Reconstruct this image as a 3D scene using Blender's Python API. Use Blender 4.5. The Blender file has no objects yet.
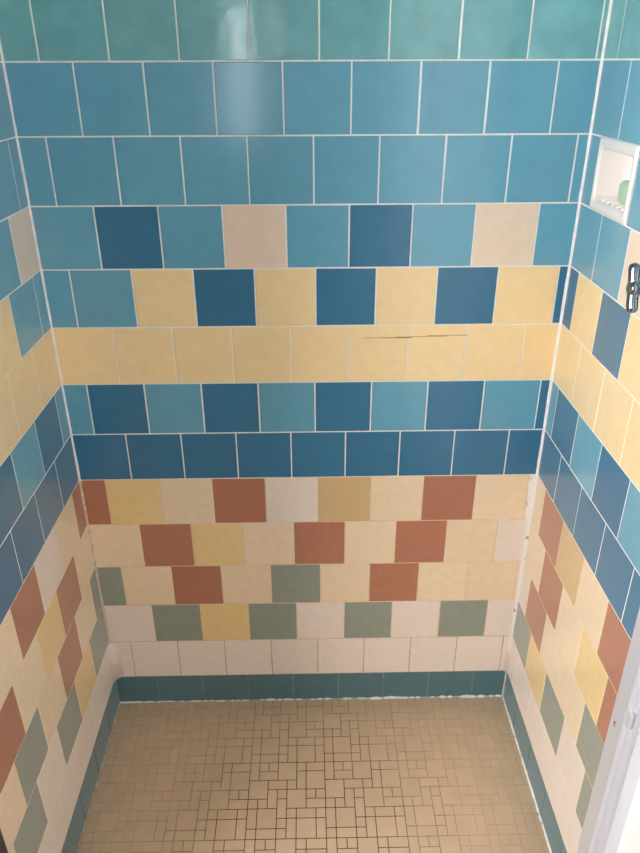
import bpy, bmesh, math, random
from mathutils import Vector, Matrix

random.seed(7)
SC = bpy.context.scene
COL = SC.collection

# ------------------------------------------------------------------ measures
S = 0.110                      # tile module
W = 0.9482                     # stall width
DEPTH_R = 0.55                 # the right wall's tiling stops under the jamb
DEPTH = 0.60                   # stall depth (to the door frame)
ZT = 2.288                     # stall / room ceiling
Z = [1.5178, 1.4078, 1.2981, 1.1873, 1.0774, 0.9687, 0.8549, 0.7461, 0.6401,
     0.5287, 0.4159, 0.3068, 0.1973, 0.0851, 0.0]      # Z[k] is the top of row k

# ------------------------------------------------------------------ materials
def srgb(r, g, b):
    def f(c):
        c /= 255.0
        return c / 12.92 if c <= 0.04045 else ((c + 0.055) / 1.055) ** 2.4
    return (f(r), f(g), f(b), 1.0)

def new_mat(name):
    m = bpy.data.materials.new(name)
    m.use_nodes = True
    nt = m.node_tree
    b = nt.nodes['Principled BSDF']
    return m, nt, b

def N(nt, t, **kw):
    n = nt.nodes.new(t)
    for k, v in kw.items():
        setattr(n, k, v)
    return n

def glaze(name, col, rough=0.22, var=0.10, mottle=0.10, scale=35.0, bump=0.0, spec=0.5, bscale=18.0, sheen=0.40):
    """Glazed tile: each tile varies a little, with a soft mottled glaze."""
    m, nt, b = new_mat(name)
    L = nt.links
    geo = N(nt, 'ShaderNodeNewGeometry')
    tc = N(nt, 'ShaderNodeTexCoord')
    no = N(nt, 'ShaderNodeTexNoise')
    no.inputs['Scale'].default_value = scale
    no.inputs['Detail'].default_value = 5.0
    L.new(tc.outputs['Object'], no.inputs['Vector'])
    m1 = N(nt, 'ShaderNodeMapRange')
    m1.inputs['To Min'].default_value = 1 - var * .5
    m1.inputs['To Max'].default_value = 1 + var * .5
    L.new(geo.outputs['Random Per Island'], m1.inputs['Value'])
    m2 = N(nt, 'ShaderNodeMapRange')
    m2.inputs['From Min'].default_value = 0.3
    m2.inputs['From Max'].default_value = 0.7
    m2.inputs['To Min'].default_value = 1 - mottle * .5
    m2.inputs['To Max'].default_value = 1 + mottle * .5
    L.new(no.outputs['Fac'], m2.inputs['Value'])
    mu = N(nt, 'ShaderNodeMath', operation='MULTIPLY')
    L.new(m1.outputs[0], mu.inputs[0]); L.new(m2.outputs[0], mu.inputs[1])
    hsv = N(nt, 'ShaderNodeHueSaturation')
    hsv.inputs['Color'].default_value = col
    L.new(mu.outputs[0], hsv.inputs['Value'])
    L.new(hsv.outputs['Color'], b.inputs['Base Color'])
    b.inputs['Roughness'].default_value = rough
    b.inputs['Specular IOR Level'].default_value = spec
    b.inputs['Sheen Weight'].default_value = sheen            # sheen imitating the hazy glare over the tiles
    b.inputs['Sheen Roughness'].default_value = 0.40
    if bump > 0:
        bn = N(nt, 'ShaderNodeTexNoise')
        bn.inputs['Scale'].default_value = bscale
        bn.inputs['Detail'].default_value = 2.0
        L.new(tc.outputs['Object'], bn.inputs['Vector'])
        bp = N(nt, 'ShaderNodeBump')
        bp.inputs['Strength'].default_value = 1.0
        bp.inputs['Distance'].default_value = bump
        L.new(bn.outputs['Fac'], bp.inputs['Height'])
        L.new(bp.outputs['Normal'], b.inputs['Normal'])
    return m

def rough_mat(name, c1, c2, scale=60.0, rough=0.85, lo=0.4, hi=0.7, detail=6.0):
    m, nt, b = new_mat(name)
    L = nt.links
    tc = N(nt, 'ShaderNodeTexCoord')
    no = N(nt, 'ShaderNodeTexNoise')
    no.inputs['Scale'].default_value = scale
    no.inputs['Detail'].default_value = detail
    L.new(tc.outputs['Object'], no.inputs['Vector'])
    r = N(nt, 'ShaderNodeValToRGB')
    r.color_ramp.elements[0].position = lo; r.color_ramp.elements[0].color = c1
    r.color_ramp.elements[1].position = hi; r.color_ramp.elements[1].color = c2
    L.new(no.outputs['Fac'], r.inputs['Fac'])
    L.new(r.outputs['Color'], b.inputs['Base Color'])
    b.inputs['Roughness'].default_value = rough
    return m

M = {}
M['T'] = glaze('seagreen_glaze', srgb(116, 174, 178), 0.10, 0.08, 0.22, 22, bump=0.0003)
M['L'] = glaze('light_blue_glaze', srgb(104, 164, 186), 0.15, 0.07, 0.08, 30, bump=0.00008)
M['D'] = glaze('dark_blue_glaze', srgb(58, 116, 148), 0.20, 0.08, 0.08, 30, bump=0.0002)
M['Y'] = glaze('yellow_glaze', srgb(246, 216, 164), 0.24, 0.04, 0.06, 40, bump=0.0001)
M['C'] = glaze('cream_glaze', srgb(236, 212, 188), 0.26, 0.05, 0.06, 40)
M['R'] = glaze('terracotta_glaze', srgb(178, 118, 92), 0.20, 0.08, 0.10, 60)
M['B'] = glaze('beige_glaze', srgb(236, 212, 178), 0.20, 0.06, 0.07, 60)
M['M'] = glaze('mustard_glaze', srgb(234, 202, 142), 0.20, 0.05, 0.07, 60)
M['O'] = glaze('ochre_glaze', srgb(210, 178, 130), 0.20, 0.05, 0.07, 60)
M['W'] = glaze('pinkish_white_glaze', srgb(234, 218, 204), 0.20, 0.05, 0.06, 60)
M['G'] = glaze('grey_green_glaze', srgb(146, 152, 138), 0.20, 0.08, 0.10, 60)
M['K'] = glaze('base_teal_glaze', srgb(80, 116, 124), 0.30, 0.10, 0.10, 50)
M['grout_pale'] = rough_mat('pale_grout', srgb(228, 224, 214), srgb(240, 237, 230), 90)
M['grout_beige'] = rough_mat('beige_grout', srgb(216, 190, 152), srgb(234, 210, 176), 90)
M['grout_grey'] = rough_mat('teal_grey_grout', srgb(104, 128, 130), srgb(150, 164, 160), 60)
M['grout_brown'] = rough_mat('brown_grout', srgb(172, 146, 120), srgb(204, 182, 156), 60)
M['crack'] = rough_mat('crack_line', srgb(136, 100, 60), srgb(176, 136, 86), 200)
M['caulk'] = rough_mat('white_caulk', srgb(226, 222, 218), srgb(240, 238, 236), 60, 0.55)
M['caulk_worn'] = rough_mat('worn_caulk', srgb(96, 92, 84), srgb(228, 220, 212), 34, 0.6, 0.31, 0.40)
M['caulk_warm'] = rough_mat('beige_caulk', srgb(188, 168, 140), srgb(216, 204, 186), 60, 0.6)
M['paint'] = rough_mat('white_paint', srgb(232, 228, 226), srgb(240, 237, 235), 5, 0.7)
M['rear_paint'] = rough_mat('grey_paint', srgb(78, 78, 80), srgb(86, 86, 88), 5, .7)
M['ceiling_paint'] = rough_mat('ceiling_paint', srgb(112, 112, 112), srgb(120, 120, 120), 4, 0.8)
M['room_floor'] = rough_mat('room_floor', srgb(92, 80, 66), srgb(104, 92, 78), 12, 0.6)
M['ceramic'] = glaze('white_ceramic', srgb(242, 233, 229), 0.12, 0.0, 0.03, 20)
M['soap'] = glaze('green_soap', srgb(178, 206, 172), 0.45, 0.0, 0.16, 60)

def metal(name, col, rough, metallic=1.0):
    m, nt, b = new_mat(name)
    b.inputs['Base Color'].default_value = col
    b.inputs['Metallic'].default_value = metallic
    tc = N(nt, 'ShaderNodeTexCoord')
    no = N(nt, 'ShaderNodeTexNoise')
    no.inputs['Scale'].default_value = 40.0
    nt.links.new(tc.outputs['Object'], no.inputs['Vector'])
    mr = N(nt, 'ShaderNodeMapRange')
    mr.inputs['To Min'].default_value = rough * .8
    mr.inputs['To Max'].default_value = rough * 1.25
    nt.links.new(no.outputs['Fac'], mr.inputs['Value'])
    nt.links.new(mr.outputs[0], b.inputs['Roughness'])
    return m
M['alu'] = metal('satin_aluminium', srgb(216, 215, 222), 0.38, .40)
M['dark_edge'] = rough_mat('dark_matte', srgb(38, 38, 42), srgb(54, 54, 58), 30, .6)
M['chrome'] = metal('chrome', srgb(168, 170, 174), 0.16)
M['dark_metal'] = metal('screw_metal', srgb(188, 186, 188), 0.35)

def emit(name, col, s):
    m = bpy.data.materials.new(name); m.use_nodes = True
    nt = m.node_tree; nt.nodes.clear()
    e = nt.nodes.new('ShaderNodeEmission'); o = nt.nodes.new('ShaderNodeOutputMaterial')
    e.inputs['Color'].default_value = col; e.inputs['Strength'].default_value = s
    nt.links.new(e.outputs[0], o.inputs['Surface'])
    return m

def mosaic_grout():
    """Beige grout; grime has darkened the joints where people stand."""
    m, nt, b = new_mat('mosaic_grout'); L = nt.links
    tc = N(nt, 'ShaderNodeTexCoord')
    sub = N(nt, 'ShaderNodeVectorMath', operation='SUBTRACT')
    sub.inputs[1].default_value = (0.47, -0.34, 0.0)
    L.new(tc.outputs['Object'], sub.inputs[0])
    ml = N(nt, 'ShaderNodeVectorMath', operation='MULTIPLY')
    ml.inputs[1].default_value = (1.0, 0.85, 0.0)
    L.new(sub.outputs[0], ml.inputs[0])
    ln = N(nt, 'ShaderNodeVectorMath', operation='LENGTH')
    L.new(ml.outputs[0], ln.inputs[0])
    no = N(nt, 'ShaderNodeTexNoise'); no.inputs['Scale'].default_value = 14.0; no.inputs['Detail'].default_value = 4.0
    L.new(tc.outputs['Object'], no.inputs['Vector'])
    ma = N(nt, 'ShaderNodeMath', operation='MULTIPLY_ADD')
    L.new(no.outputs['Fac'], ma.inputs[0]); ma.inputs[1].default_value = 0.26; L.new(ln.outputs['Value'], ma.inputs[2])
    mr = N(nt, 'ShaderNodeMapRange', interpolation_type='SMOOTHSTEP')
    mr.inputs['From Min'].default_value = 0.22; mr.inputs['From Max'].default_value = 0.50
    L.new(ma.outputs[0], mr.inputs['Value'])
    mx = N(nt, 'ShaderNodeMix', data_type='RGBA')
    mx.inputs['A'].default_value = srgb(84, 58, 36); mx.inputs['B'].default_value = srgb(192, 166, 134)
    L.new(mr.outputs[0], mx.inputs['Factor'])
    L.new(mx.outputs['Result'], b.inputs['Base Color'])
    b.inputs['Roughness'].default_value = 0.8
    return m
M['mosaic_grout'] = mosaic_grout()
M['mosaic'] = glaze('mosaic_tile', srgb(206, 180, 150), 0.36, 0.06, 0.10, 24, sheen=0.0)

# ------------------------------------------------------------------ mesh tools
class Builder:
    """Collects polygons with a material per face; builds ONE mesh object."""
    def __init__(self):
        self.v = []; self.f = []; self.mi = []; self.mats = []; self.smooth = []
    def mat(self, m):
        if m not in self.mats: self.mats.append(m)
        return self.mats.index(m)
    def add(self, verts, faces, m, smooth=False):
        o = len(self.v); self.v += [tuple(p) for p in verts]
        i = self.mat(m)
        for f in faces:
            self.f.append([o + a for a in f]); self.mi.append(i); self.smooth.append(smooth)
    def box(self, x0, x1, y0, y1, z0, z1, m):
        p = [(x, y, z) for x in (x0, x1) for y in (y0, y1) for z in (z0, z1)]
        self.add(p, [(0, 1, 3, 2), (4, 6, 7, 5), (0, 4, 5, 1), (2, 3, 7, 6), (0, 2, 6, 4), (1, 5, 7, 3)], m)
    def tube(self, pts, rad, m, n=16, cap=True, smooth=True):
        pts = [Vector(p) for p in pts]
        rad = rad if isinstance(rad, (list, tuple)) else [rad] * len(pts)
        verts = []
        d0 = (pts[1] - pts[0]).normalized()
        ref = Vector((0, 0, 1)) if abs(d0.z) < .9 else Vector((1, 0, 0))
        a = d0.cross(ref).normalized()
        for i, p in enumerate(pts):
            d = (pts[min(i + 1, len(pts) - 1)] - pts[max(i - 1, 0)]).normalized()
            a = (a - d * a.dot(d)).normalized(); b = d.cross(a)
            for k in range(n):
                t = 2 * math.pi * k / n
                verts.append(p + (a * math.cos(t) + b * math.sin(t)) * rad[i])
        faces = []
        for i in range(len(pts) - 1):
            for k in range(n):
                faces.append((i * n + k, i * n + (k + 1) % n, (i + 1) * n + (k + 1) % n, (i + 1) * n + k))
        if cap:
            faces.append(tuple(range(n))[::-1]); faces.append(tuple((len(pts) - 1) * n + k for k in range(n)))
        self.add(verts, faces, m, smooth)
    def build(self, name, parent=None, kind=None, label=None, category=None, group=None, recalc=True):
        me = bpy.data.meshes.new(name)
        me.from_pydata(self.v, [], self.f)
        for m in self.mats: me.materials.append(m)
        for p, i, s in zip(me.polygons, self.mi, self.smooth):
            p.material_index = i; p.use_smooth = s
        if recalc:
            bm = bmesh.new(); bm.from_mesh(me)
            bmesh.ops.recalc_face_normals(bm, faces=bm.faces); bm.to_mesh(me); bm.free()
        me.update()
        o = bpy.data.objects.new(name, me); COL.objects.link(o)
        if parent: o.parent = parent
        if kind: o['kind'] = kind
        if label: o['label'] = label
        if category: o['category'] = category
        if group: o['group'] = group
        return o

def empty(name, loc, label, category, group=None):
    o = bpy.data.objects.new(name, None); COL.objects.link(o)
    o.location = loc; o.empty_display_size = .05
    o['label'] = label; o['category'] = category
    if group: o['group'] = group
    return o

def rounded_box(sx, sy, sz, r, seg=4, sub=0):
    bm = bmesh.new()
    bmesh.ops.create_cube(bm, size=1.0)
    bmesh.ops.scale(bm, vec=(sx, sy, sz), verts=bm.verts)
    bmesh.ops.bevel(bm, geom=list(bm.edges), offset=r, segments=seg, profile=.5, affect='EDGES')
    vs = [v.co.copy() for v in bm.verts]; fs = [[v.index for v in f.verts] for f in bm.faces]
    bm.free()
    return vs, fs

def tile(B, P, a0, a1, b0, b1, m, gap, h=0.0, sink=0.004, bev=0.0016, tilt=0.00012):
    """One bevelled tile; P(a, b, n) maps wall coordinates to the world, n pointing out of the wall."""
    g = gap * .5
    a0 += g; a1 -= g; b0 += g; b1 -= g
    if a1 - a0 < .004 or b1 - b0 < .004: return
    t = [random.uniform(-tilt, tilt) for _ in range(3)]
    ca, cb = (a0 + a1) / 2, (b0 + b1) / 2
    def hh(a, b): return t[0] + t[1] * (a - ca) / .055 + t[2] * (b - cb) / .055
    verts = []
    for ins, n in ((0, -sink), (0, h - bev * .9), (bev * .35, h - bev * .3), (bev, h)):
        for a, b in ((a0 + ins, b0 + ins), (a1 - ins, b0 + ins), (a1 - ins, b1 - ins), (a0 + ins, b1 - ins)):
            verts.append(P(a, b, n + (hh(a, b) if n > -sink else 0)))
    f = []
    for r in range(3):
        for k in range(4):
            f.append((r * 4 + k, r * 4 + (k + 1) % 4, r * 4 + 4 + (k + 1) % 4, r * 4 + 4 + k))
    f.append((12, 13, 14, 15))
    B.add(verts, f, m)

def tile_row(B, P, k, first, codes, a_end, m_gap, z0=None, z1=None, skip=None, step=S, sink=0.004):
    z1 = Z[k] if z1 is None else z1; z0 = Z[k + 1] if z0 is None else z0
    a, n, nxt = 0.0, 0, first
    while a < a_end - 1e-4:
        e = min(nxt, a_end)
        c = codes[n] if n < len(codes) else codes[-1]
        if not (skip and skip[0] - 1e-3 < a and e < skip[1] + 1e-3):
            tile(B, P, a, e, z0, z1, M[c], m_gap, sink=sink)
        a = e; nxt = a + step; n += 1

GAP_HI, GAP_LO = 0.0016, 0.0009
GD = 0.0006                      # grout recess
PB = lambda a, b, n: (a, -n, b)
PL = lambda a, b, n: (n, -a, b)
PR = lambda a, b, n: (W - n, -a, b)

def upper_rows(B, P, a_end, first):
    z, i = Z[0], 0
    while z < ZT - .01:
        z2 = min(z + S, ZT)
        tile_row(B, P, 0, first[i % 2], 'T', a_end, GAP_HI, z0=z, z1=z2)
        z = z2; i += 1

# ---- back wall
B = Builder()
B.box(-.05, W + .05, GD, .05, Z[8], ZT, M['grout_pale'])
B.box(-.05, W + .05, GD, .05, Z[12], Z[8], M['grout_beige'])
B.box(-.05, W + .05, GD, .05, Z[13], Z[12], M['grout_brown'])
BACK = {0: (.0575, 'T'), 1: (.1091, 'L'), 2: (.0475, 'L'), 3: (.1088, 'LDLCLDLCL'), 4: (.0496, 'LLYDYDYDYD'),
        5: (.1122, 'Y'), 6: (.0468, 'LDLDLDLDLD'), 7: (.1077, 'D'), 8: (.0519, 'RMBRWOBRB'),
        9: (.1093, 'BRMBRBRBW'), 10: (.0557, 'GBRBGBRBB'), 11: (.1107, 'WGMGWGWGW'), 12: (.0489, 'W')}
for k, (o, c) in BACK.items():
    tile_row(B, PB, k, o, c, W, (.0010 if k == 5 else GAP_HI) if k < 8 else GAP_LO)
upper_rows(B, PB, W, (.109, .0575))
# hairline crack across the yellow row
pts = [(.580, .944), (.610, .9445), (.640, .9435), (.670, .9455), (.698, .946), (.735, .9475), (.775, .948)]
for (x0, z0), (x1, z1) in zip(pts, pts[1:]):
    B.box(x0, x1, -.0003, .0005, min(z0, z1) - .0002, max(z0, z1) + .0002, M['crack'])
B.build('wall_back', kind='structure')

# ---- left wall
B = Builder()
B.box(-.05, -GD, -DEPTH, 0, Z[8], ZT, M['grout_pale'])
B.box(-.05, -GD, -DEPTH, 0, Z[13], Z[8], M['grout_beige'])
ST = .1115
LEFT = {0: (.056, 'T'), 1: (.109, 'L'), 2: (.0376, 'L'), 3: (.0953, 'CLDLCL'), 4: (.0428, 'LLYDYD'), 5: (.109, 'Y'),
        6: (.0437, 'LDLDLD'), 7: (.1034, 'D'), 8: (.052, 'RBWRBW'), 9: (.1023, 'BRMBRB'), 10: (.0449, 'GBRBGB'),
        11: (.1094, 'GMGWGW'), 12: (.06, 'W')}
for k, (o, c) in LEFT.items():
    tile_row(B, PL, k, o, c, DEPTH, (.0010 if k == 5 else GAP_HI) if k < 8 else GAP_LO, step=ST)
upper_rows(B, PL, DEPTH, (.109, .056))
B.build('wall_left', kind='structure')

# ---- right wall, with the opening for the soap dish
DY0, DY1, DZ0, DZ1 = .051, .197, Z[3] + .001, Z[2] + .001     # dish flange: distance from corner, height
HY0, HY1, HZ0, HZ1 = DY0 + .006, DY1 - .006, DZ0 + .006, DZ1 - .006
B = Builder()
g = M['grout_pale']
B.box(W + GD, W + .09, -HY0, 0, HZ0, HZ1, g)
B.box(W + GD, W + .09, -DEPTH_R, -HY1, HZ0, HZ1, g)
B.box(W + GD, W + .09, -DEPTH_R, 0, HZ1, ZT, g)
B.box(W + GD, W + .09, -DEPTH_R, 0, Z[8], HZ0, g)
B.box(W + GD, W + .09, -DEPTH_R, 0, Z[13], Z[8], M['grout_beige'])
RIGHT = {0: (.0566, 'T'), 1: (.1124, 'L'), 3: (.1041, 'LLCLDC'), 4: (.0459, 'DYDYDY'), 5: (.109, 'Y'),
         6: (.0381, 'LDLDLD'), 7: (.1051, 'D'), 8: (.0564, 'BROBRB'), 9: (.1069, 'BRBMRB'), 10: (.0567, 'WRBBGB'),
         11: (.1072, 'GMGWGW'), 12: (.05, 'W')}
for k, (o, c) in RIGHT.items():
    tile_row(B, PR, k, o, c, DEPTH_R, (.0010 if k == 5 else GAP_HI) if k < 8 else GAP_LO, step=ST)
tile(B, PR, 0, DY0, Z[3], Z[2], M['L'], GAP_HI)
for a in range(4):
    tile(B, PR, DY1 + a * ST, min(DEPTH_R, DY1 + (a + 1) * ST), Z[3], Z[2], M['L'], GAP_HI)
upper_rows(B, PR, DEPTH_R, (.109, .0566))
B.build('wall_right', kind='structure')

# ---- teal base course
for nm, P, o, end in (('baseboard_back', PB, .0985, W), ('baseboard_left', PL, .09, DEPTH), ('baseboard_right', PR, .1, DEPTH_R)):
    B = Builder()
    if nm == 'baseboard_back': B.box(-.05, W + .05, .0008, .05, -.03, Z[13], M['grout_grey'])
    elif nm == 'baseboard_left': B.box(-.05, -.0008, -DEPTH, 0, -.03, Z[13], M['grout_grey'])
    else: B.box(W + .0008, W + .09, -DEPTH_R, 0, -.03, Z[13], M['grout_grey'])
    tile_row(B, P, 13, o, 'K', end, .0013)
    B.build(nm, kind='structure')

# ---- coved corners of the white course
for i, (cx, sg) in enumerate(((0, 1), (W, -1))):
    B = Builder(); r = .022 if i == 0 else .010; n = 8
    zs = [Z[13] + .0006, Z[12] - .0050, Z[12] - .0012]
    v = []
    for j, zz in enumerate(zs):
        rr = r if j < 2 else r * .8
        for k in range(n + 1):
            t = math.pi / 2 * k / n
            v.append((cx + sg * (rr - rr * math.cos(t) + .0001), -(rr - rr * math.sin(t)) - .0001, zz))
    f = []
    for j in range(2):
        for k in range(n):
            f.append((j * (n + 1) + k, j * (n + 1) + k + 1, (j + 1) * (n + 1) + k + 1, (j + 1) * (n + 1) + k))
    o2 = len(v); v.append((cx, 0, zs[0])); v.append((cx, 0, zs[2]))
    for k in range(n):
        f.append((2 * (n + 1) + k, 2 * (n + 1) + k + 1, o2 + 1)); f.append((k, k + 1, o2))
    B.add(v, f, M['W'], smooth=True)
    B.build('trim_%d' % (i + 1), kind='structure')

# ---- caulk beads
def bead(name, P0, P1, d1, d2, r0, r1, m, n, jitter=.35, holes=0.0, wide=lambda t: 1.0):
    """Triangular fillet of sealant running from P0 to P1 in the corner of directions d1, d2."""
    B = Builder(); P0 = Vector(P0); P1 = Vector(P1); d1 = Vector(d1); d2 = Vector(d2)
    v = []
    w1 = w2 = 1.0
    for i in range(n + 1):
        t = i / n
        w1 += random.uniform(-jitter, jitter) * .6 + (1 - w1) * .4
        w2 += random.uniform(-jitter, jitter) * .6 + (1 - w2) * .4
        r = r0 + (r1 - r0) * t
        if holes and random.random() < holes: k = .15
        else: k = 1.0
        p = P0.lerp(P1, t)
        a, b = r * max(.25, w1) * k * wide(t), r * max(.25, w2) * k
        q = p - (d1 + d2) * .0006
        v += [q, p + d1 * a, p + d1 * a * .42 + d2 * b * .42, p + d2 * b]
    f = []
    for i in range(n):
        for k in range(4):
            f.append((i * 4 + k, i * 4 + (k + 1) % 4, i * 4 + 4 + (k + 1) % 4, i * 4 + 4 + k))
    f.append((3, 2, 1, 0)); f.append((n * 4, n * 4 + 1, n * 4 + 2, n * 4 + 3))
    B.add(v, f, m)
    return B.build(name, kind='structure')
bead('trim_3', (0, 0, Z[12]), (0, 0, Z[8]), (1, 0, 0), (0, -1, 0), .0036, .0040, M['caulk_warm'], 50, .12)
bead('trim_4', (0, 0, Z[8]), (0, 0, ZT), (1, 0, 0), (0, -1, 0), .0034, .0028, M['caulk'], 150, .22)
bead('trim_5', (W, 0, Z[12]), (W, 0, Z[8]), (-1, 0, 0), (0, -1, 0), .0055, .0060, M['caulk_worn'], 50, .25, wide=lambda t: 1.0 + 1.5 * max(0.0, min(1.0, (t - .72) / .06)))
bead('trim_6', (W, 0, Z[8]), (W, 0, ZT), (-1, 0, 0), (0, -1, 0), (.0046), .0022, M['caulk'], 150, .18)
bead('trim_7', (.0, 0, 0), (W, 0, 0), (0, 0, 1), (0, -1, 0), .0024, .0044, M['caulk'], 130, .6, .3)
bead('trim_8', (0, 0, 0), (0, -DEPTH, 0), (0, 0, 1), (1, 0, 0), .0028, .0030, M['caulk_warm'], 90, .6, .25)
bead('trim_9', (W, 0, 0), (W, -DEPTH, 0), (0, 0, 1), (-1, 0, 0), .0030, .0036, M['caulk'], 90, .45, .08)
bead('trim_10', (W, 0, 0), (W, 0, Z[13]), (-1, 0, 0), (0, -1, 0), .0030, .0030, M['caulk_warm'], 12, .2)
bead('trim_11', (0, 0, 0), (0, 0, Z[13]), (1, 0, 0), (0, -1, 0), .0028, .0028, M['K'], 12, .2)

# ---- mosaic floor: an 8 x 8 repeat of squares, bars and small squares
CELLS = [(0,1,-2,0),(1,2,-2,-1),(2,3,-2,-1),(1,3,-1,0),(3,5,-2,0),(5,6,-2,-1),(6,8,-2,-1),(5,6,-1,1),(6,8,-1,1),
         (0,2,0,2),(2,4,0,1),(4,5,0,1),(2,3,1,3),(3,4,1,2),(4,6,1,3),(6,7,1,2),(7,8,1,2),(0,1,2,3),(1,2,2,3),
         (3,4,2,4),(6,8,2,3),(0,1,3,5),(1,3,3,5),(4,5,3,4),(5,7,3,4),(7,8,3,4),(3,4,4,5),(4,5,4,6),(5,7,4,6),
         (7,8,4,6),(0,1,5,6),(1,3,5,6),(3,4,5,6)]
B = Builder()
B.box(-.02, W + .02, -DEPTH - .05, .02, -.03, -.0004, M['mosaic_grout'])
UX, UY = .0207, .0222
OX, OY = .3555 - UX, -.245 + UY
PF = lambda a, b, n: (a, b, n)
for I in range(-4, 6):
    for J in range(-4, 5):
        for x0, x1, r0, r1 in CELLS:
            a0 = OX + (x0 + 8 * I) * UX; a1 = OX + (x1 + 8 * I) * UX
            b1 = OY - (r0 + 8 * J) * UY; b0 = OY - (r1 + 8 * J) * UY
            a0 = max(a0, 0.0); a1 = min(a1, W); b1 = min(b1, 0.0); b0 = max(b0, -DEPTH - .05)
            if a1 - a0 > .005 and b1 - b0 > .005:
                tile(B, PF, a0, a1, b0, b1, M['mosaic'], .0019, h=0.0, sink=.002, bev=.0003, tilt=.00006)
B.build('floor', kind='structure')

# ------------------------------------------------------------------ soap dish set into the right wall
dish = empty('soap_dish', (W, -(DY0 + DY1) / 2, DZ0), 'white ceramic soap dish recessed into the blue tiled right wall', 'soap dish')
dish_loc = Vector(dish.location)
def loc(p, root): return Vector(p) - root
def ring(y0, y1, z0, z1, x, r, n=5):
    out = []
    for cy, cz, a0 in ((y1 - r, z1 - r, 0), (y0 + r, z1 - r, 90), (y0 + r, z0 + r, 180), (y1 - r, z0 + r, 270)):
        for k in range(n + 1):
            t = math.radians(a0 + 90 * k / n)
            out.append(Vector((W + x, -(cy + r * math.cos(t)), cz + r * math.sin(t))) - dish_loc)
    return out
def loft(B, rings, m, cap_last=False):
    n = len(rings[0]); v = [p for r in rings for p in r]; f = []
    for i in range(len(rings) - 1):
        for k in range(n):
            f.append((i * n + k, i * n + (k + 1) % n, (i + 1) * n + (k + 1) % n, (i + 1) * n + k))
    if cap_last: f.append(tuple((len(rings) - 1) * n + k for k in range(n)))
    B.add(v, f, m, smooth=True)
iy0, iy1, iz0, iz1 = DY0 + .011, DY1 - .011, DZ0 + .015, DZ1 - .017
B = Builder()
loft(B, [ring(DY0, DY1, DZ0, DZ1, -.0003, .002), ring(DY0, DY1, DZ0, DZ1, -.0020, .003), ring(DY0 + .002, DY1 - .002, DZ0 + .002, DZ1 - .002, -.0036, .004),
         ring(DY0 + .004, DY1 - .004, DZ0 + .004, DZ1 - .004, -.0042, .005), ring(iy0 - .003, iy1 + .003, iz0 - .003, iz1 + .003, -.0038, .008),
         ring(iy0 - .001, iy1 + .001, iz0 - .001, iz1 + .001, -.0024, .009), ring(iy0, iy1, iz0, iz1, -.0005, .010)], M['ceramic'])
B.build('frame', dish)
B = Builder()
loft(B, [ring(iy0, iy1, iz0, iz1, -.0005, .010), ring(iy0 + .0005, iy1 - .0005, iz0 + .0005, iz1 - .0005, .035, .010), ring(iy0 + .003, iy1 - .003, iz0 + .003, iz1 - .003, .048, .012),
         ring(iy0 + .010, iy1 - .010, iz0 + .010, iz1 - .010, .053, .014)], M['ceramic'], True)
B.build('recess', dish)
for k in range(5):
    B = Builder()
    yy = -(iy0 + .022 + k * .0195)
    B.tube([loc((W + .003, yy, iz0 + .0006), dish_loc), loc((W + .008, yy, iz0 + .0026), dish_loc), loc((W + .036, yy, iz0 + .0026), dish_loc), loc((W + .041, yy, iz0 + .0006), dish_loc)], [.0016, .0022, .0022, .0016], M['ceramic'], 10)
    B.build('rib', dish)

# soap bar standing on the dish's ribs, against its near end
vs, fs = rounded_box(.020, .056, .036, .0096, 5)
B = Builder()
rot = Matrix.Rotation(math.radians(4), 3, 'Z')
base = Vector((W + .021, -(iy1 - .040), iz0 + .0048))
B.add([rot @ v + Vector((0, 0, .017)) for v in vs], fs, M['soap'], smooth=True)
soap = B.build('soap_bar', label='pale green soap bar standing in the white recessed soap dish', category='soap')
soap.location = base

# ------------------------------------------------------------------ chrome valve handle
HX, HY, HZ = W, -.368, 1.143
valve = empty('shower_valve_handle', (HX, HY, HZ), 'chrome lever handle of the shower valve on the right wall', 'valve handle')
def lathe(B, prof, m, n=28):
    # axis along -x from the wall
    v = []; f = []
    for d, r in prof:
        for k in range(n):
            t = 2 * math.pi * k / n
            v.append((-d, r * math.cos(t), r * math.sin(t)))
    for i in range(len(prof) - 1):
        for k in range(n):
            f.append((i * n + k, i * n + (k + 1) % n, (i + 1) * n + (k + 1) % n, (i + 1) * n + k))
    f.append(tuple(range(n))); f.append(tuple((len(prof) - 1) * n + k for k in range(n)))
    B.add(v, f, m, smooth=True)
B = Builder(); lathe(B, [(-.0012, .031), (.004, .031), (.008, .028), (.012, .018), (.015, .0115)], M['chrome']); B.build('escutcheon', valve)
B = Builder(); lathe(B, [(.014, .0095), (.030, .0095), (.033, .0110), (.0398, .0110)], M['chrome']); B.build('stem', valve)
B = Builder(); lathe(B, [(.0400, .009), (.0420, .0100), (.0545, .0100), (.0560, .009), (.0566, .005)], M['chrome']); B.build('hub', valve)
for k in range(2):
    a = math.radians(180 * k + 17)
    dv = Vector((0, math.sin(a), math.cos(a)))
    B = Builder()
    c = Vector((-.0505, 0, 0))
    prof = [(.000, .0070), (.010, .0072), (.018, .0074), (.025, .0076), (.029, .0068), (.0312, .0046), (.0322, .0016)]
    B.tube([c + dv * d for d, r in prof], [r for d, r in prof], M['chrome'], 16)
    B.build('spoke', valve)

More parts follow.
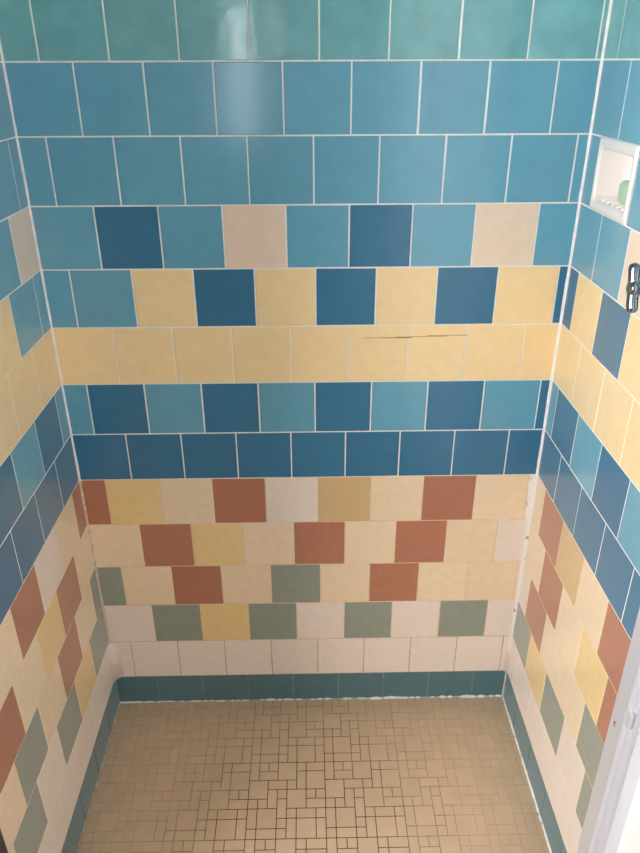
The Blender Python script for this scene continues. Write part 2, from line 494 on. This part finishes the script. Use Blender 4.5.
# ------------------------------------------------------------------ metal door frame at the stall opening
FX = W - .020
frame = empty('shower_door_frame', (W / 2, -.548, 0), 'satin silver metal shower door frame standing at the stall opening', 'door frame')
FL = Vector(frame.location)
def prism(B, prof, z0, z1, m):
    n = len(prof)
    v = [Vector((x, y, z)) - FL for z in (z0, z1) for x, y in prof]
    f = [(k, (k + 1) % n, n + (k + 1) % n, n + k) for k in range(n)] + [tuple(range(n))[::-1], tuple(n + k for k in range(n))]
    B.add(v, f, m)
def jamb_profile(x_wall, sg, y0, y1):
    # sg: +1 faces +x (left jamb), -1 faces -x (right jamb)
    X = lambda d: x_wall + sg * d
    pr = [(X(.0002), y0), (X(.019), y0), (X(.020), y0 - .001), (X(.020), y0 - .034)]
    for k in range(9):                                    # half-round bead
        t = math.pi * k / 8
        pr.append((X(.020 + .006 * math.sin(t)), y0 - .042 + .008 * math.cos(t)))
    pr += [(X(.020), y0 - .051), (X(.016), y0 - .053), (X(.016), y1 + .004), (X(.020), y1 + .003), (X(.020), y1), (X(.0002), y1)]
    return pr
def jamb(xw, sg, y0, y1, screws):
    B = Builder(); prism(B, jamb_profile(xw, sg, y0, y1), .012, 2.0, M['alu'])
    j = B.build('jamb', frame)
    for zz in screws:
        B = Builder()
        c = Vector((xw + sg * .020, y0 - .016, zz)) - FL
        B.tube([c, c + Vector((sg * .0012, 0, 0)), c + Vector((sg * .002, 0, 0))], [.0042, .0040, .002], M['dark_metal'], 14)
        B.build('screw', j)
    return j
jamb(W, -1, -.511, -.585, (.522, 1.6))
left_jamb = jamb(0, 1, -.612, -.686, (.9, 1.6))
B = Builder()  # dark strip along the inner edge of the left jamb
vs = [Vector(q) - FL for q in [(x, y, z) for x in (.0004, .0225) for y in (-.640, -.606) for z in (.012, 2.0)]]
B.add(vs, [(0, 1, 3, 2), (4, 6, 7, 5), (0, 4, 5, 1), (2, 3, 7, 6), (0, 2, 6, 4), (1, 5, 7, 3)], M['dark_edge'])
g = B.build('dark_strip', left_jamb); g['label'] = 'dark strip'
B = Builder()
p = [Vector(q) - FL for q in ((0, -.612, 1.995), (W, -.511, 1.995), (W, -.585, 1.995), (0, -.686, 1.995))]
v = p + [q + Vector((0, 0, .04)) for q in p]
B.add(v, [(0, 3, 2, 1), (4, 5, 6, 7), (0, 1, 5, 4), (1, 2, 6, 5), (2, 3, 7, 6), (3, 0, 4, 7)], M['alu'])
B.build('header', frame)
B = Builder()
p = [Vector(q) - FL for q in ((0, -.612, .0005), (W, -.511, .0005), (W, -.585, .0005), (0, -.686, .0005))]
v = p + [q + Vector((0, 0, .018)) for q in p]
B.add(v, [(0, 3, 2, 1), (4, 5, 6, 7), (0, 1, 5, 4), (1, 2, 6, 5), (2, 3, 7, 6), (3, 0, 4, 7)], M['alu'])
B.build('sill', frame)
B = Builder()                                            # strike plate half way up the right jamb
vs, fs = rounded_box(.006, .012, .030, .002, 2)
B.add([v + Vector((W - .022, -.561, .572)) - FL for v in vs], fs, M['alu'])
B.build('strike_plate', frame)

# ------------------------------------------------------------------ the unseen bathroom behind the camera, invented with its lit panes for light
RX0, RY1 = -1.25, -3.0
P = M['paint']
B = Builder(); B.box(W + .0005, W + .09, RY1, -DEPTH_R, -.03, ZT, P); B.build('wall_entry_right', kind='structure')
B = Builder(); B.box(RX0, -.0005, -DEPTH - .012 - .05, -DEPTH, -.03, ZT, M['rear_paint']); B.build('wall_front', kind='structure')
B = Builder(); B.box(RX0 - .1, RX0, RY1, -DEPTH, -.03, ZT, M['rear_paint']); B.build('wall_entry_left', kind='structure')
B = Builder(); B.box(RX0 - .1, W + .09, RY1, .05, ZT, ZT + .05, M['ceiling_paint']); B.build('ceiling', kind='structure')
B = Builder(); B.box(RX0 - .1, W + .09, RY1, -DEPTH - .05, -.05, -.0008, M['room_floor']); B.build('floor_entry', kind='structure')
# rear wall with openings for the lit panes added for light and reflections
WX0, WX1, WZ0, WZ1 = -1.0, .55, 1.72, 2.22
SX0, SX1, SZ0, SZ1 = .075, .185, 1.00, 1.70
QX0, QX1, QZ0 = .265, .355, 1.44
B = Builder()
y0, y1 = RY1 - .1, RY1
B.box(RX0 - .1, W + .09, y0, y1, WZ1, ZT, M['rear_paint'])
B.box(RX0 - .1, WX0, y0, y1, -.03, WZ1, M['rear_paint'])
B.box(WX1, W + .09, y0, y1, -.03, WZ1, M['rear_paint'])
B.box(WX0, WX1, y0, y1, SZ1, WZ0, M['rear_paint'])
B.box(WX0, SX0, y0, y1, -.03, SZ1, M['rear_paint'])
B.box(SX1, QX0, y0, y1, -.03, SZ1, M['rear_paint'])
B.box(QX1, WX1, y0, y1, -.03, SZ1, M['rear_paint'])
B.box(QX0, QX1, y0, y1, -.03, QZ0, M['rear_paint'])
B.box(SX0, SX1, y0, y1, -.03, SZ0, M['rear_paint'])
B.build('wall_rear', kind='structure')
def added_window(n, x0, x1, z0, z1, strength, col):  # unseen framed pane that glows, added to light the stall
    B = Builder()
    B.box(x0 + .001, x1 - .001, RY1 - .06, RY1 - .05, z0 + .001, z1 - .001, emit('added_glow_pane_%d' % n, col, strength))
    t = .018
    fm = M['paint']
    B.box(x0 + .001, x1 - .001, RY1 - .05, RY1 - .02, z0 + .001, z0 + t, fm); B.box(x0 + .001, x1 - .001, RY1 - .05, RY1 - .02, z1 - t, z1 - .001, fm)
    B.box(x0 + .001, x0 + t, RY1 - .05, RY1 - .02, z0 + t, z1 - t, fm); B.box(x1 - t, x1 - .001, RY1 - .05, RY1 - .02, z0 + t, z1 - t, fm)
    B.build('added_window_%d' % n, kind='structure')
added_window(1, WX0, WX1, WZ0, WZ1, 0.3, (1.0, .98, .95, 1))  # high pane added as a weak fill
added_window(2, SX0, SX1, SZ0, SZ1, 18.0, (.9, .97, 1.0, 1))  # strip added for the bright streak reflected in the back tiles
added_window(4, QX0, QX1, QZ0, SZ1, 5.0, (1.0, .98, .95, 1))  # pane added for a second reflected patch on the top row
# glowing pane added on the bathroom's left wall as the main light
B = Builder()
B.box(RX0 + .0005, RX0 + .012, -2.93, -1.30, .95, 2.10, emit('added_glow_pane_3', (1.0, .985, .965, 1), 22.0))
t = .03
for a in ((-2.96, -1.27, .92, .95), (-2.96, -1.27, 2.10, 2.13), (-2.96, -2.93, .95, 2.10), (-1.30, -1.27, .95, 2.10)):
    B.box(RX0 + .0005, RX0 + .025, *a, P)
B.build('added_window_3', kind='structure')

w = bpy.data.worlds.new('World'); SC.world = w; w.use_nodes = True
w.node_tree.nodes['Background'].inputs['Color'].default_value = (.7, .8, 1, 1)
w.node_tree.nodes['Background'].inputs['Strength'].default_value = .3

# ------------------------------------------------------------------ camera
cam = bpy.data.cameras.new('camera'); co = bpy.data.objects.new('camera', cam); COL.objects.link(co)
cam.sensor_fit = 'HORIZONTAL'; cam.sensor_width = 36.0; cam.lens = 713.8 * 36.0 / 640.0
cam.clip_start = .02
yaw, pitch, roll = 0.01638, -0.47288, -0.00404
fwd = Vector((math.sin(yaw) * math.cos(pitch), math.cos(yaw) * math.cos(pitch), math.sin(pitch)))
right = Vector((math.cos(yaw), -math.sin(yaw), 0)); up = right.cross(fwd)
r2 = right * math.cos(roll) + up * math.sin(roll); u2 = up * math.cos(roll) - right * math.sin(roll)
m = Matrix((r2, u2, -fwd)).transposed().to_4x4(); m.translation = Vector((.47558, -1.26737, 1.40687))
co.matrix_world = m
SC.camera = co

SC.view_settings.view_transform = 'Standard'
SC.view_settings.look = 'None'
SC.view_settings.gamma = 1.0
SC.view_settings.use_curve_mapping = False
SC.view_settings.exposure = 0.0
